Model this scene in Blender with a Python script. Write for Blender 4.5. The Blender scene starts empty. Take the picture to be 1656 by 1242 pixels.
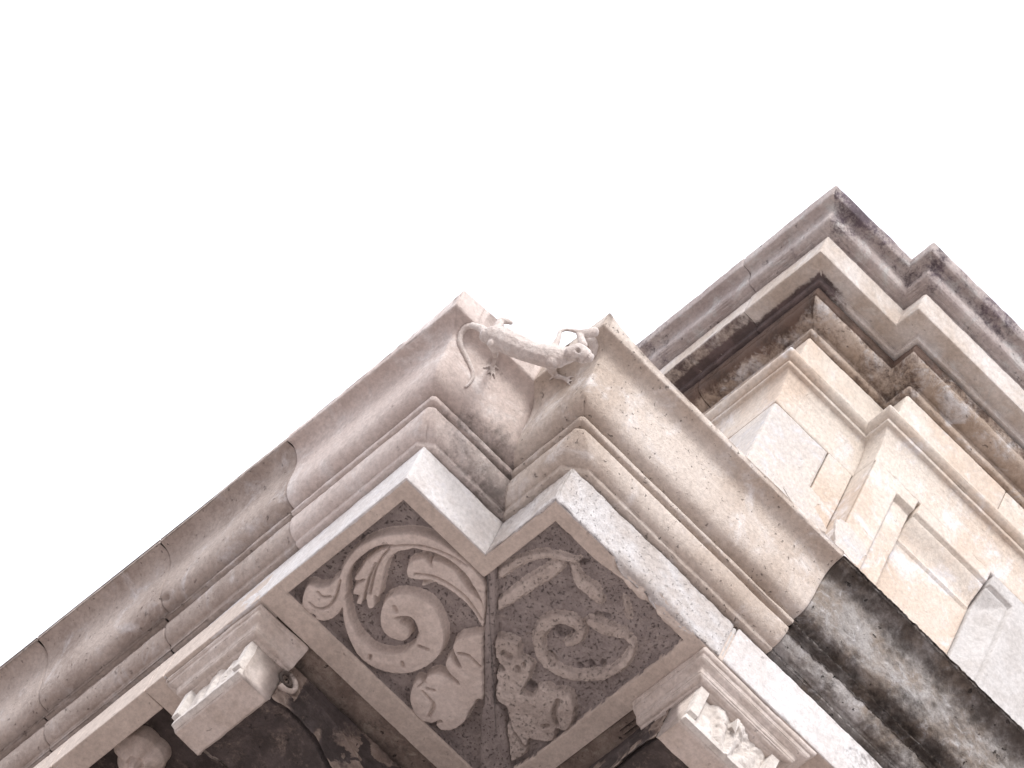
import bpy, bmesh, math, random
import numpy as np
from mathutils import Vector, Matrix
from mathutils.bvhtree import BVHTree

random.seed(4)
# ------------------------------------------------------------------ camera, light
# local frame of the building: x runs into the left wing, b runs along the right wing, z up from the
# level of the cornice soffit.  world = (x, -b, z + H)
H = 20.68
FPX, W0, H0 = 12000.0, 1656, 1242
R = np.array([[-0.64178, -0.70776, 0.29520], [0.51815, -0.68394, -0.51367], [0.56546, -0.17670, 0.80563]])
U_, S_, Vt_ = np.linalg.svd(R); R = U_ @ Vt_
T = np.array([-0.343, 0.303, 24.0])
CAM = -R.T @ T                       # world offset (x, y, z-H)
scn = bpy.context.scene
cam = bpy.data.cameras.new('camera'); cam.lens = FPX / W0 * 36; cam.sensor_width = 36
cam.clip_start = 0.5; cam.clip_end = 3000
camo = bpy.data.objects.new('camera', cam); scn.collection.objects.link(camo); scn.camera = camo
M = Matrix([[R[0][0], -R[1][0], -R[2][0], CAM[0]], [R[0][1], -R[1][1], -R[2][1], CAM[1]],
            [R[0][2], -R[1][2], -R[2][2], CAM[2] + H], [0, 0, 0, 1]])
camo.matrix_world = M

SUN_EL, SUN_AZ = math.radians(28), math.atan2(0.50, -1.0)     # sun stands towards -x, a little +y
world = bpy.data.worlds.new('World'); scn.world = world; world.use_nodes = True
nt = world.node_tree; nt.nodes.clear()
out = nt.nodes.new('ShaderNodeOutputWorld'); bg = nt.nodes.new('ShaderNodeBackground')
sky = nt.nodes.new('ShaderNodeTexSky'); sky.sky_type = 'NISHITA'; sky.sun_disc = False
sky.sun_elevation = SUN_EL; sky.sun_rotation = math.pi / 2 - SUN_AZ; sky.dust_density = 4; sky.ozone_density = 1
mx = nt.nodes.new('ShaderNodeMixRGB'); mx.inputs[0].default_value = 0.88
mx.inputs[2].default_value = (8.1, 8.3, 9.0, 1)                 # the white cloud deck
nt.links.new(sky.outputs[0], mx.inputs[1]); nt.links.new(mx.outputs[0], bg.inputs[0])
bg.inputs[1].default_value = 0.10; nt.links.new(bg.outputs[0], out.inputs[0])
sun = bpy.data.lights.new('sun', 'SUN'); sun.energy = 1.25; sun.angle = math.radians(18); sun.color = (1, 0.975, 0.95)
suno = bpy.data.objects.new('sun', sun); scn.collection.objects.link(suno)
sd = Vector((math.cos(SUN_EL) * math.cos(SUN_AZ), math.cos(SUN_EL) * math.sin(SUN_AZ), math.sin(SUN_EL)))
suno.rotation_euler = sd.to_track_quat('Z', 'Y').to_euler()
scn.view_settings.view_transform = 'Standard'; scn.view_settings.look = 'None'
scn.view_settings.gamma = 1; scn.view_settings.use_curve_mapping = False
scn.view_settings.exposure = 1.02
scn.cycles.max_bounces = 6; scn.cycles.diffuse_bounces = 4

# ------------------------------------------------------------------ measuring helpers
C0 = CAM * np.array([1, -1, 1])
def ray(px):
    d = np.array([(px[0] - 828) / FPX, (px[1] - 621) / FPX, 1.0])
    return (R.T @ d) * np.array([1, -1, 1])
def at(px, ax, val):                 # the point of plane axis=val that stands at a place of the picture
    d = ray(px); return C0 + d * ((val - C0[ax]) / d[ax])
def wv(P):                           # local (x,b,z) -> world
    P = np.asarray(P, float); return np.stack([P[..., 0], -P[..., 1], P[..., 2] + H], -1)

# ------------------------------------------------------------------ noise
def _h(i, j, k, s):
    n = (i * 73856093) ^ (j * 19349663) ^ (k * 83492791) ^ (s * 2654435761)
    n = (n ^ (n >> 13)) * 1274126177 & 0xFFFFFFFF
    n = ((n ^ (n >> 16)) * 2246822519) & 0xFFFFFFFF
    return ((n ^ (n >> 15)) & 0xFFFFFF) / float(0xFFFFFF)
def vnoise(P, s=0):
    I = np.floor(P).astype(np.int64); f = P - I; f = f * f * (3 - 2 * f)
    r = 0
    for a in (0, 1):
        wa = f[..., 0] if a else 1 - f[..., 0]
        for b in (0, 1):
            wb = f[..., 1] if b else 1 - f[..., 1]
            for c in (0, 1):
                wc = f[..., 2] if c else 1 - f[..., 2]
                r = r + wa * wb * wc * _h(I[..., 0] + a, I[..., 1] + b, I[..., 2] + c, s)
    return r * 2 - 1
def fbm(P, f, o=4, s=0, g=0.55):
    P = np.asarray(P) + 37.0; r = 0; a = 1; t = 0
    for k in range(o):
        r = r + a * vnoise(P * f * (2.03 ** k), s + k * 7); t += a; a *= g
    return r / t
def sst(a, b, x):
    t = np.clip((x - a) / (b - a), 0, 1); return t * t * (3 - 2 * t)

# ------------------------------------------------------------------ materials
def stone(name, c1, c2, dirt_shade=(0.05, 0.04, 0.035), blotch=2.5, pits=0.5, rough=0.9, grain=1.0, dsc=16, c3=None, bump=1.0, plo=.67, psc=34, dw=(.15, .50), dmax=.93):
    m = bpy.data.materials.new(name); m.use_nodes = True; n = m.node_tree.nodes; l = m.node_tree.links
    bs = n['Principled BSDF']; bs.inputs['Roughness'].default_value = rough
    bs.inputs['Specular IOR Level'].default_value = 0.25
    geo = n.new('ShaderNodeNewGeometry')
    def noise(sc, det=6, ro=0.6, dist=0.0):
        t = n.new('ShaderNodeTexNoise'); t.inputs['Scale'].default_value = sc; t.inputs['Detail'].default_value = det
        t.inputs['Roughness'].default_value = ro; t.inputs['Distortion'].default_value = dist
        l.new(geo.outputs['Position'], t.inputs['Vector']); return t.outputs['Fac']
    def ramp(src, a, b, va=0.0, vb=1.0):
        r = n.new('ShaderNodeMapRange'); r.interpolation_type = 'SMOOTHSTEP'
        r.inputs[1].default_value = a; r.inputs[2].default_value = b; r.inputs[3].default_value = va; r.inputs[4].default_value = vb
        l.new(src, r.inputs[0]); return r.outputs[0]
    def mix(f, a, b, mode='MIX'):
        x = n.new('ShaderNodeMixRGB'); x.blend_type = mode
        for s, i in ((f, 0), (a, 1), (b, 2)):
            if isinstance(s, (tuple, float, int)): x.inputs[i].default_value = s if not isinstance(s, tuple) else (*s, 1)
            else: l.new(s, x.inputs[i])
        return x.outputs[0]
    def mth(op, a, b):
        x = n.new('ShaderNodeMath'); x.operation = op
        for s, i in ((a, 0), (b, 1)):
            if isinstance(s, (float, int)): x.inputs[i].default_value = s
            else: l.new(s, x.inputs[i])
        return x.outputs[0]
    col = mix(ramp(noise(blotch, 5, 0.62, 0.3), 0.38, 0.62), c1, c2)
    if c3: col = mix(ramp(noise(blotch * 2.7, 6, 0.7, 0.6), 0.5, 0.72), col, c3)
    fine = noise(55, 6, 0.75)
    col = mix(1.0, col, ramp(fine, 0.25, 0.75, 0.80, 1.14), 'MULTIPLY')
    spk = noise(190, 3, 0.7)
    col = mix(ramp(spk, 0.64, 0.76, 0, 0.45 * grain), col, tuple(v * 0.35 for v in c2))
    pn = noise(psc, 3, 0.55, 0.2); pit = ramp(pn, plo, plo + .07, 0, 1)
    col = mix(mth('MULTIPLY', pit, 0.75 * pits), col, tuple(v * 0.22 for v in c2))
    at_ = n.new('ShaderNodeAttribute'); at_.attribute_name = 'dirt_shade'  # per-vertex darkening: dirt, and in some recesses painted shade
    dn = mth('ADD', mth('MULTIPLY', noise(dsc, 8, 0.72, 0.4), 0.95), mth('MULTIPLY', noise(dsc * 4.3, 5, 0.7), 0.45))
    df = ramp(mth('ADD', mth('ADD', at_.outputs['Fac'], dn), -0.70), dw[0], dw[1])
    col = mix(mth('MULTIPLY', df, dmax), col, mix(ramp(noise(9, 6, .7), 0.4, 0.6), dirt_shade, tuple(v * 1.9 for v in dirt_shade)))
    l.new(col, bs.inputs['Base Color'])
    hgt = mth('ADD', mth('MULTIPLY', fine, 0.5), mth('ADD', mth('MULTIPLY', spk, 0.16), mth('MULTIPLY', pit, -0.55 * pits)))
    hgt = mth('ADD', hgt, mth('MULTIPLY', df, 0.10))
    bp = n.new('ShaderNodeBump'); bp.inputs['Strength'].default_value = 0.55 * bump; bp.inputs['Distance'].default_value = 0.012
    l.new(hgt, bp.inputs['Height']); l.new(bp.outputs[0], bs.inputs['Normal'])
    return m

M_NEW = stone('new_limestone', (.62, .545, .51), (.55, .47, .435), blotch=2, pits=.35, c3=(.68, .63, .61), bump=1.3, dirt_shade=(.17, .15, .14))
M_PALE = stone('pale_limestone', (.66, .64, .635), (.59, .555, .54), blotch=4, pits=.5, c3=(.68, .67, .69), bump=1.3)
M_PIT = stone('pitted_limestone', (.68, .66, .66), (.56, .51, .48), blotch=5, pits=.35, grain=1.5, bump=2.8, plo=.625, psc=85)
M_BROWN = stone('weathered_brown_limestone', (.49, .42, .38), (.385, .32, .285), blotch=3, pits=.6, c3=(.57, .53, .52), bump=1.9, grain=1.4, plo=.65, psc=48, dsc=22, dw=(.0, .75))
M_CREAM = stone('cream_limestone', (.62, .55, .495), (.50, .42, .36), blotch=2.2, pits=.8, c3=(.72, .68, .66), bump=1.8, grain=1.3, dirt_shade=(.15, .125, .11), plo=.655, psc=62)
M_CRUST = stone('crusted_limestone', (.42, .395, .38), (.29, .24, .20), dirt_shade=(.058, .048, .042), blotch=7, pits=1.0, grain=1.8, c3=(.56, .54, .54), bump=3.0, dsc=30, dw=(-.15, .62), dmax=.90)
M_LEAF = stone('carved_leaf_limestone', (.66, .62, .585), (.56, .51, .47), blotch=8, pits=.6)
M_SOFF = stone('soffit_limestone', (.60, .52, .465), (.53, .455, .405), blotch=4, pits=.45)
M_FIELD = stone('panel_ground_limestone', (.43, .375, .36), (.33, .285, .275), blotch=7, pits=.55, grain=2.0, bump=2.8, plo=.60, psc=95)
M_CARVE = stone('carved_limestone', (.67, .59, .545), (.60, .52, .475), blotch=6, pits=.45)
M_CARVE2 = stone('eroded_carved_limestone', (.66, .58, .535), (.53, .455, .415), blotch=8, pits=.45, grain=1.9, bump=2.8, plo=.61, psc=90)
M_SOOT_SHADE = stone('sooty_shaded_limestone', (.36, .29, .25), (.23, .18, .155), dirt_shade=(.048, .040, .040), blotch=7, pits=1.0, c3=(.40, .34, .29), bump=2.0)  # dark tone holds both soot and the shade under the cornice
M_CONS = stone('console_limestone', (.62, .55, .51), (.52, .45, .405), blotch=6, pits=.6)
M_LIZ = stone('lizard_limestone', (.66, .60, .565), (.57, .50, .465), blotch=8, pits=.3, dirt_shade=(.25, .21, .19), bump=2.0)
M_ATTIC = stone('attic_cream_limestone', (.63, .57, .51), (.58, .48, .40), blotch=2.2, pits=.35, c3=(.70, .68, .69))
M_ATTGREY = stone('attic_greyish_limestone', (.63, .57, .515), (.56, .52, .49), blotch=3.5, pits=.4, c3=(.585, .58, .605))
M_ATTOP = stone('attic_stained_cornice', (.53, .475, .455), (.42, .36, .345), dirt_shade=(.075, .058, .07), blotch=4, pits=.8, c3=(.54, .53, .52), dsc=24, bump=1.8)
M_ATFRZ = stone('attic_stained_frieze', (.50, .42, .36), (.38, .30, .24), dirt_shade=(.06, .038, .03), blotch=3, pits=.8, c3=(.60, .58, .58), bump=1.6)
M_ATCOR = stone('attic_corona_limestone', (.62, .575, .545), (.50, .43, .375), dirt_shade=(.07, .05, .05), blotch=3, pits=.5, c3=(.62, .60, .58))
M_WALL = stone('plain_wall_limestone', (.58, .50, .43), (.50, .42, .36), blotch=1.2, pits=.3)
M_ZOC = stone('square_paving_stone', (.39, .34, .32), (.36, .31, .29), blotch=.4, pits=.2)
M_MORT = stone('grey_mortar', (.53, .51, .50), (.47, .445, .43), blotch=9, pits=.3)

# ------------------------------------------------------------------ objects
def mesh_obj(name, V, F, mat, parent=None, dirt_shade=None, smooth=True, label=None):
    me = bpy.data.meshes.new(name)
    V = wv(V).reshape(-1, 3)
    me.from_pydata([tuple(v) for v in V.tolist()], [], [tuple(reversed(f)) for f in F])
    if smooth: me.polygons.foreach_set('use_smooth', [True] * len(me.polygons))
    me.update()
    a = me.attributes.new('dirt_shade', 'FLOAT', 'POINT')
    d = np.zeros(len(V)) if dirt_shade is None else np.broadcast_to(np.asarray(dirt_shade, float).reshape(-1), (len(V),)) if np.size(dirt_shade) > 1 else np.full(len(V), float(dirt_shade))
    a.data.foreach_set('value', np.ascontiguousarray(d, dtype=np.float32))
    me.materials.append(mat)
    o = bpy.data.objects.new(name, me); scn.collection.objects.link(o)
    if parent: o.parent = parent; o.matrix_parent_inverse = parent.matrix_world.inverted()
    if label: o['label'] = label
    return o
def empty(name, P, label, cat, group=None):
    o = bpy.data.objects.new(name, None); scn.collection.objects.link(o)
    o.location = tuple(wv(P)); o['label'] = label; o['category'] = cat
    if group: o['group'] = group
    o.matrix_world = Matrix.Translation(o.location)
    return o
def quads(n, m, close=False):
    F = []
    for i in range(n - 1):
        a = i * m
        F += [(a + j, a + m + j, a + m + j + 1, a + j + 1) for j in range(m - 1)]
    return F

def round_profile(P, h, r=0.005):
    """dense polyline through P with small rounded corners; returns points and corner weight"""
    P = [np.array(p[:2], float) for p in P]; out = [P[0]]; cw = [0.0]
    n = len(P)
    for i in range(1, n):
        a, b = P[i - 1], P[i]; L = np.linalg.norm(b - a); d = (b - a) / max(L, 1e-9)
        rr = min(r, L * 0.35)
        sa = rr if i > 1 else 0; sb = rr if i < n - 1 else 0
        k = max(1, int(math.ceil((L - sa - sb) / h)))
        for q in range(k + 1):
            t = sa + (L - sa - sb) * q / k
            if i > 1 or q > 0:
                out.append(a + d * t); cw.append(0.35 if (q in (0, k)) else 0.0)
        if i < n - 1:
            c = P[i + 1] - b; lc = np.linalg.norm(c)
            ang = np.dot(d, c / max(lc, 1e-9))
            if ang < 0.95:
                out.append(b * 0.62 + 0.19 * (b - d * rr) + 0.19 * (b + c / lc * min(r, lc * .35))); cw.append(1.0)
    return np.array(out), np.array(cw)
def curve(p0, p1, kind, n=10):
    """'S' cyma with level ends, 'ovolo', 'cavetto' between two (o,z) points"""
    p0, p1 = np.array(p0, float), np.array(p1, float); d = p1 - p0; r = []
    for i in range(n + 1):
        t = i / n
        if kind == 'S':
            c = [np.array(q) for q in ((0, 0), (.96, .0), (.04, 1.0), (1, 1))]
            q = (1 - t) ** 3 * c[0] + 3 * t * (1 - t) ** 2 * c[1] + 3 * t * t * (1 - t) * c[2] + t ** 3 * c[3]
        elif kind == 'R':     # cyma reversa: upright ends
            c = [np.array(q) for q in ((0, 0), (.02, .65), (.98, .35), (1, 1))]
            q = (1 - t) ** 3 * c[0] + 3 * t * (1 - t) ** 2 * c[1] + 3 * t * t * (1 - t) * c[2] + t ** 3 * c[3]
        elif kind == 'ovolo': q = np.array([math.sin(t * math.pi / 2), 1 - math.cos(t * math.pi / 2)])
        else: q = np.array([1 - math.cos(t * math.pi / 2), math.sin(t * math.pi / 2)])
        r.append(tuple(p0 + d * q))
    return r

class Path:
    """plan line of a run of masonry; outward side is to the left of travel in (x,b) when side=+1"""
    def __init__(s, pts, side):
        s.p = [np.array(q, float) for q in pts]; n = len(pts); s.d = []; s.n = []
        for i in range(n - 1):
            d = s.p[i + 1] - s.p[i]; d /= np.linalg.norm(d); s.d.append(d); s.n.append(np.array([-d[1], d[0]]) * side)
        s.m = [s.n[0]]
        for i in range(1, n - 1): s.m.append(s.n[i - 1] + s.n[i])
        s.m.append(s.n[-1]); s.S = [0.0]
        for i in range(n - 1): s.S.append(s.S[-1] + np.linalg.norm(s.p[i + 1] - s.p[i]))
    def stations(s, s0, s1, h, e=0.004):
        """list of (base point, outward vector, is_corner, arc)"""
        st = []; cuts = [s0] + [q for q in s.S[1:-1] if s0 + 1e-6 < q < s1 - 1e-6] + [s1]
        for k in range(len(cuts) - 1):
            a, b = cuts[k], cuts[k + 1]; i = max(j for j in range(len(s.S) - 1) if s.S[j] <= a + 1e-6)
            def end(q):
                for j, sj in enumerate(s.S):
                    if abs(sj - q) < 1e-6 and 0 < j < len(s.S) - 1: return s.p[j], s.m[j], 1
                return s.p[i] + s.d[i] * (q - s.S[i]), s.n[i], 0
            (pa, ma, ca), (pb, mb, cb) = end(a), end(b); L = b - a
            n = max(2, int(round((L - 2 * e) / h))); us = [0] + [(e + (L - 2 * e) * q / n) / L for q in range(n + 1)] + [1]
            for u in us[(1 if k else 0):]:
                st.append((pa * (1 - u) + pb * u, ma * (1 - u) + mb * u, (ca if u == 0 else cb if u == 1 else 0), a + L * u))
        return st

DENTS = []
def block(name, path, s0, s1, prof, mat, parent, h=0.012, r=0.005, ph=0.011, rough=0.0022, wear=0.003, wav=0.003,
          dirt_shade=None, mod=None, seed=0, joint=0.0015, label=None, inset=0.0, cap=True, cham=None, j0=1, j1=1, flake=0):
    P, cw = round_profile(prof, ph, r)
    st = path.stations(s0 + (joint * j0 if s0 > 0 else 0), s1 - joint * j1, h)
    n, m = len(st), len(P)
    base = np.array([q[0] for q in st]); mv = np.array([q[1] for q in st]); cor = np.array([q[2] for q in st]); arc = np.array([q[3] for q in st])
    o = np.repeat(P[None, :, 0], n, 0); z = np.repeat(P[None, :, 1], n, 0)
    if mod is not None: o, z = mod(o, z, arc[:, None], P)
    tn = np.gradient(P, axis=0); tn /= np.linalg.norm(tn, axis=1)[:, None] + 1e-9
    nn = np.stack([tn[:, 1], -tn[:, 0]], 1)           # outward when the profile runs upwards
    X = np.empty((n, m, 3)); X[..., :2] = base[:, None, :] + mv[:, None, :] * o[..., None]; X[..., 2] = z
    sd = seed * 13 + 1
    d = -rough * (fbm(X, 14, 4, sd) * 0.9 + 0.4 * fbm(X, 60, 2, sd + 3)) - wav * fbm(X, 2.3, 2, sd + 5) - inset
    if flake: d = d - flake * (np.abs(fbm(X, 38, 4, sd + 21)) * 2 + .6 * fbm(X, 90, 2, sd + 22))
    for dp, drr, dd_ in DENTS: d = d - dd_ * np.exp(-((X - np.array(dp)) ** 2).sum(-1) / drr ** 2)
    wn = np.clip(fbm(X, 9, 4, sd + 9) + 0.15, 0, 1); wn2 = np.clip(fbm(X, 26, 3, sd + 11), 0, 1)
    dd = -wear * cw[None, :] * (0.25 + 3.0 * wn ** 2 + 2.0 * wn2)
    dd -= wear * cor[:, None] * (0.3 + 2.0 * wn + 1.5 * wn2)
    d = d + dd
    endf = np.zeros(n); endf[0] = j0; endf[-1] = j1
    d -= endf[:, None] * (0.0030 + 0.004 * wn)
    inner = P[:, 0] < -0.05; d[:, inner] *= 0
    X[..., :2] += mv[:, None, :] * (nn[:, 0] * d)[..., None]; X[..., 2] += nn[:, 1] * d
    if cham is not None:
        for i in range(1, len(path.p) - 1):
            if not (s0 - 1e-6 <= path.S[i] <= s1 + 1e-6): continue
            Cn = path.p[i][None, :] + path.m[i][None, :] * o.mean(0)[:, None]
            if np.dot(path.m[i], path.d[i - 1]) < 0: continue            # only outer corners
            c = cham(P[:, 1], i); t = np.linalg.norm(X[..., :2] - Cn[None], axis=2)
            k = np.clip(c[None, :] - t, 0, 1) * .5 * (P[None, :, 0] > -.05)
            X[..., :2] -= path.m[i][None, None, :] * k[..., None]
    F = quads(n, m)
    D = 0 if dirt_shade is None else dirt_shade(X[..., 0], X[..., 1], X[..., 2], np.broadcast_to(np.linspace(0, 1, m)[None, :], (n, m)), arc[:, None] + 0 * z)
    D = np.broadcast_to(D, (n, m)).reshape(-1); VV = X.reshape(-1, 3)
    if cap:                                  # end faces, as strips running back into the wall
        for r_, fl_ in ((0, 0), (n - 1, 1)):
            back = base[r_][None, :] + mv[r_][None, :] * min(-.06, P[:, 0].min())
            B_ = np.concatenate([np.repeat(back, m, 0), X[r_, :, 2:3]], 1); o0 = len(VV)
            VV = np.concatenate([VV, X[r_], B_]); D = np.concatenate([D, D[r_ * m:(r_ + 1) * m], D[r_ * m:(r_ + 1) * m]])
            for j in range(m - 1):
                q = (o0 + j, o0 + j + 1, o0 + m + j + 1, o0 + m + j); F.append(q if fl_ else q[::-1])
    return mesh_obj(name, VV, F, mat, parent, D, label=label)

def box(name, lo, hi, mat, parent=None, r=0.004, h=0.03, rough=0.0015, dirt_shade=0, seed=0, label=None):
    """worn stone box with softened edges"""
    lo, hi = np.array(lo, float), np.array(hi, float); V = []; F = []
    for ax in range(3):
        for sgn in (0, 1):
            u, v = [a for a in range(3) if a != ax]
            def cs(a):
                L = hi[a] - lo[a]; k = min(60, max(2, int(L / h))); e = min(r, L * .2)
                return np.concatenate([[lo[a]], np.linspace(lo[a] + e, hi[a] - e, k), [hi[a]]])
            A, B = cs(u), cs(v); G = np.empty((len(A), len(B), 3)); G[..., u] = A[:, None]; G[..., v] = B[None, :]; G[..., ax] = (hi if sgn else lo)[ax]
            off = len(V); V += G.reshape(-1, 3).tolist(); q = quads(len(A), len(B))
            flip = (sgn == 1) ^ (ax == 1)
            F += [tuple(off + i for i in (f if flip else f[::-1])) for f in q]
    V = np.array(V); c = (lo + hi) / 2
    e = np.minimum(r, (hi - lo) * .2); near = (np.minimum(V - lo, hi - V) < e * 0.5).sum(1)
    Vi = np.clip(V, lo + e * .3, hi - e * .3); V = np.where((near >= 2)[:, None], Vi, V)
    V = V + (fbm(V, 12, 3, seed)[:, None]) * rough * np.sign(V - c)
    return mesh_obj(name, V, F, mat, parent, dirt_shade, smooth=False, label=label)

def slab(name, bound, z0, z1, mat, parent):
    """plain prism, corners of `bound` in plan"""
    n = len(bound); V = [(p[0], p[1], z0) for p in bound] + [(p[0], p[1], z1) for p in bound]
    F = [tuple(range(n)), tuple(range(2 * n - 1, n - 1, -1))] + [(i, (i + n), (i + 1) % n + n, (i + 1) % n) for i in range(n)]
    return mesh_obj(name, np.array(V, float), F, mat, parent, 0, smooth=False)

# ================================================================== THE SQUARE BELOW
g = mesh_obj('ground', np.array([(-1500, -1500, -H), (1500, -1500, -H), (1500, 1500, -H), (-1500, 1500, -H)], float), [(0, 1, 2, 3)], M_ZOC)
g['kind'] = 'structure'

# ================================================================== MAIN BUILDING
Q_, P_ = 0.362, 0.352
OV = 0.95                                                       # overhang of the cornice
XB = -P_ + OV                                                   # wall plane of the right wing
bld = empty('stone_building', (3.5, 4, -H), 'pale limestone building corner in front, its cornice broken forward and carrying a carved lizard', 'building')
AE, BE = 5.0, 6.0
path = Path([(AE, 0), (0, 0), (0, Q_), (-P_, Q_), (-P_, BE)], 1)
# make sure that outward points away from the building
if path.n[0][1] > 0: path = Path([(AE, 0), (0, 0), (0, Q_), (-P_, Q_), (-P_, BE)], -1)
S1, S2, S3 = path.S[1], path.S[2], path.S[3]
def sA(x): return AE - x
def sB(b): return S3 + (b - Q_)

# body of the building down to the ground
slab('core', [(0.06, 0.06 + .9), (AE, .96), (AE, BE), (XB + .02, BE), (XB + .02, Q_ + OV + .02), (.97, Q_ + OV + .02), (.97, .97)], 0.14, 0.66, M_WALL, bld)
wall_pts = [(OV, OV), (AE, OV), (AE, BE), (XB, BE), (XB, Q_ + OV), (OV, Q_ + OV)]
slab('wall', wall_pts, -H, -1.35, M_WALL, bld)
fp = Path([(AE, OV), (OV, OV), (OV, Q_ + OV), (XB, Q_ + OV), (XB, BE)], 1)
if fp.n[0][1] > 0: fp = Path([(AE, OV), (OV, OV), (OV, Q_ + OV), (XB, Q_ + OV), (XB, BE)], -1)
sooty = lambda x, b, z, v, s: 0.16 + 0.2 * fbm(np.stack([x, b, z], -1), 3, 3, 5)
for a, b_ in ((0, 1.3), (1.3, 2.7), (2.7, fp.S[2]), (fp.S[2], fp.S[3] + .9), (fp.S[3] + .9, fp.S[3] + 2.3), (fp.S[3] + 2.3, fp.S[4])):
    block('frieze_block', fp, a, b_, [(-.3, -.78), (0, -.78), (0, -.04), (.05, -.02)] + curve((.05, -.01), (.12, .10), 'ovolo', 5) + [(.12, .16), (-.3, .16)], M_SOOT_SHADE, bld, h=.04, ph=.03, dirt_shade=sooty, seed=int(a * 10) + 40)
    block('architrave_block', fp, a, b_, [(-.3, -1.35), (0.0, -1.35), (0, -1.1), (.03, -1.09), (.03, -.9), (.07, -.88), (.08, -.79), (-.3, -.785)], M_WALL, bld, h=.05, ph=.04, seed=int(a * 10) + 50)

# ---- corona course: the flat white fascia
def dA(x, b, z, v, s):
    P = np.stack([x, b, z], -1); return 0.05 * fbm(P, 5, 3, 3) - .08
def erosion(b):                                            # broken lower edge of the right wing
    P = np.stack([b * 0 + 3.3, b, b * 0 + 1.7], -1)
    return sst(.60, .68, b) * (1 - sst(.97, 1.03, b)) * (.020 + .022 * np.clip(fbm(P, 13, 4, 77) + .45, 0, 1)) 
def corona_mod(o, z, s, P):
    b = Q_ + (s - S3); e = np.where(s > S3 + .01, erosion(b), 0.0)
    f = np.clip(1 - P[None, :, 1] / (e + 1e-6), 0, 1) * (e > 1e-4) * (P[None, :, 0] > -.02)
    o = o - f * e * 0.9
    o = o + (P[None, :, 1] < .19) * 0 
    z = np.where((P[None, :, 1] < .012) & (e > 1e-4), np.maximum(z, e * np.clip(1 + (o) / (e * 1.3 + 1e-6), 0, 1) * .9), z)
    dev = np.where(s < S1, (S1 - s) * -0.009, 0); 
    return o + dev, z
corona = [(-.06, .10), (-.016, .06), (-.014, .003), (0, .0), (0, .1945), (-.50, .1945)]
jB1 = at((1180, 1036), 0, -P_)[1]; jB0 = at((1172, 1030), 0, -P_)[1]
def d_fasB(x, b, z, v, s):
    P = np.stack([x, b, z], -1)
    return -.15 + .42 * sst(1.35, 1.85, b) + .10 * fbm(P, 4, 3, 8) + .18 * np.exp(-((x - 0) ** 2 + (b - Q_) ** 2) / .006) 
c1 = block('fascia_block', path, sA(1.95), S2, corona, M_PALE, bld, j1=0, h=.010, mod=corona_mod, dirt_shade=dA, seed=1, wear=.0022, label='smooth white fascia block at the left corner')
c0 = block('fascia_block', path, 0, sA(1.95), corona, M_PALE, bld, h=.02, mod=corona_mod, dirt_shade=dA, seed=2, wear=.003)
c2 = block('fascia_block', path, S2, sB(jB1 - .006), corona, M_PIT, bld, j0=0, h=.008, mod=corona_mod, dirt_shade=d_fasB, seed=3, wear=.006, rough=.005, label='pitted white fascia block with a broken lower edge')
c3 = block('fascia_block', path, sB(jB1 + .010), sB(2.5), corona, M_PALE, bld, h=.011, mod=corona_mod, dirt_shade=d_fasB, seed=4, wear=.003)
c4 = block('fascia_block', path, sB(2.5), path.S[4], corona, M_CRUST, bld, h=.03, seed=5, dirt_shade=lambda *a: 0.15)
block('mortar_joint', path, sB(jB1 - .0065), sB(jB1 + .0105), [(-.3, .004), (-.006, .004), (-.006, .19), (-.3, .19)], M_MORT, bld, h=.004, seed=6, rough=.003)

# ---- crowning course: ovolo, bead and big cyma
CY0 = [(-.50, .2005), (.018, .2005), (.024, .215)] + curve((.024, .216), (.074, .291), 'ovolo', 9) + [(.056, .295), (.058, .305), (.083, .306), (.088, .322), (.066, .327), (.070, .336)]
CY = CY0 + curve((.082, .338), (.206, .586), 'S', 22) + [(.217, .588), (.219, .62), (-.50, .62)]
def fil(s):                                                   # height of the top fillet along the run
    h = .028 + .062 * np.exp(-np.clip(S1 - s, 0, 9) / .16)
    h = np.where((s > S1) & (s < S2), .090 + .03 * (s - S1) / Q_, h)
    h = np.where((s >= S2) & (s < S3), .12 - .05 * (s - S2) / P_, h)
    return np.where(s >= S3, .024 + .05 * np.exp(-(s - S3) / .10), h)
def cy_mod(o, z, s, P):
    top = (P[:, 1] > .60)[None, :]; z = np.where(top, .588 + fil(s) + 0 * z, z)
    f = P[None, :, 1]; k = np.interp(f, [.2, .31, .588, .7], [-.009, -.003, .0145, .0145])
    dev = np.where(s < S1, (S1 - s) * k, 0)
    return o + dev * (P[None, :, 0] > -.3), z
xj = [at(p, 1, -.225)[0] for p in ((475, 694), (270, 864), (92, 998))]
bj = at((1370, 885), 0, -P_ - .21)[1]
def d_new(x, b, z, v, s):
    P = np.stack([x, b, z], -1)
    r = -.12 + .10 * fbm(P, 3, 3, 4) + .12 * sst(.56, .60, z) * (s < S1)
    q = np.exp(-((x + .05) ** 2 + (b - .26) ** 2) / .045) * (1 - sst(.44, .56, z)) * .36
    q2 = ((s > S1) & (s < S2)) * (.16 + .22 * fbm(P, 7, 3, 6)) * (1 - sst(.5, .58, z))
    return r + q + q2
def d_right(x, b, z, v, s):
    P = np.stack([x, b, z], -1); q = np.exp(-((x + .06) ** 2 + (b - .30) ** 2) / .04) * (1 - sst(.42, .54, z)) * .24
    return -.12 + .12 * fbm(P, 3, 3, 14) + q + .16 * sst(.54, .59, z) * sst(.5, 1.3, b)
def d_brown(x, b, z, v, s):
    P = np.stack([x, b, z], -1); return -.08 + .16 * fbm(P, 2.5, 4, 24) + .12 * sst(.54, .60, z)
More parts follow.
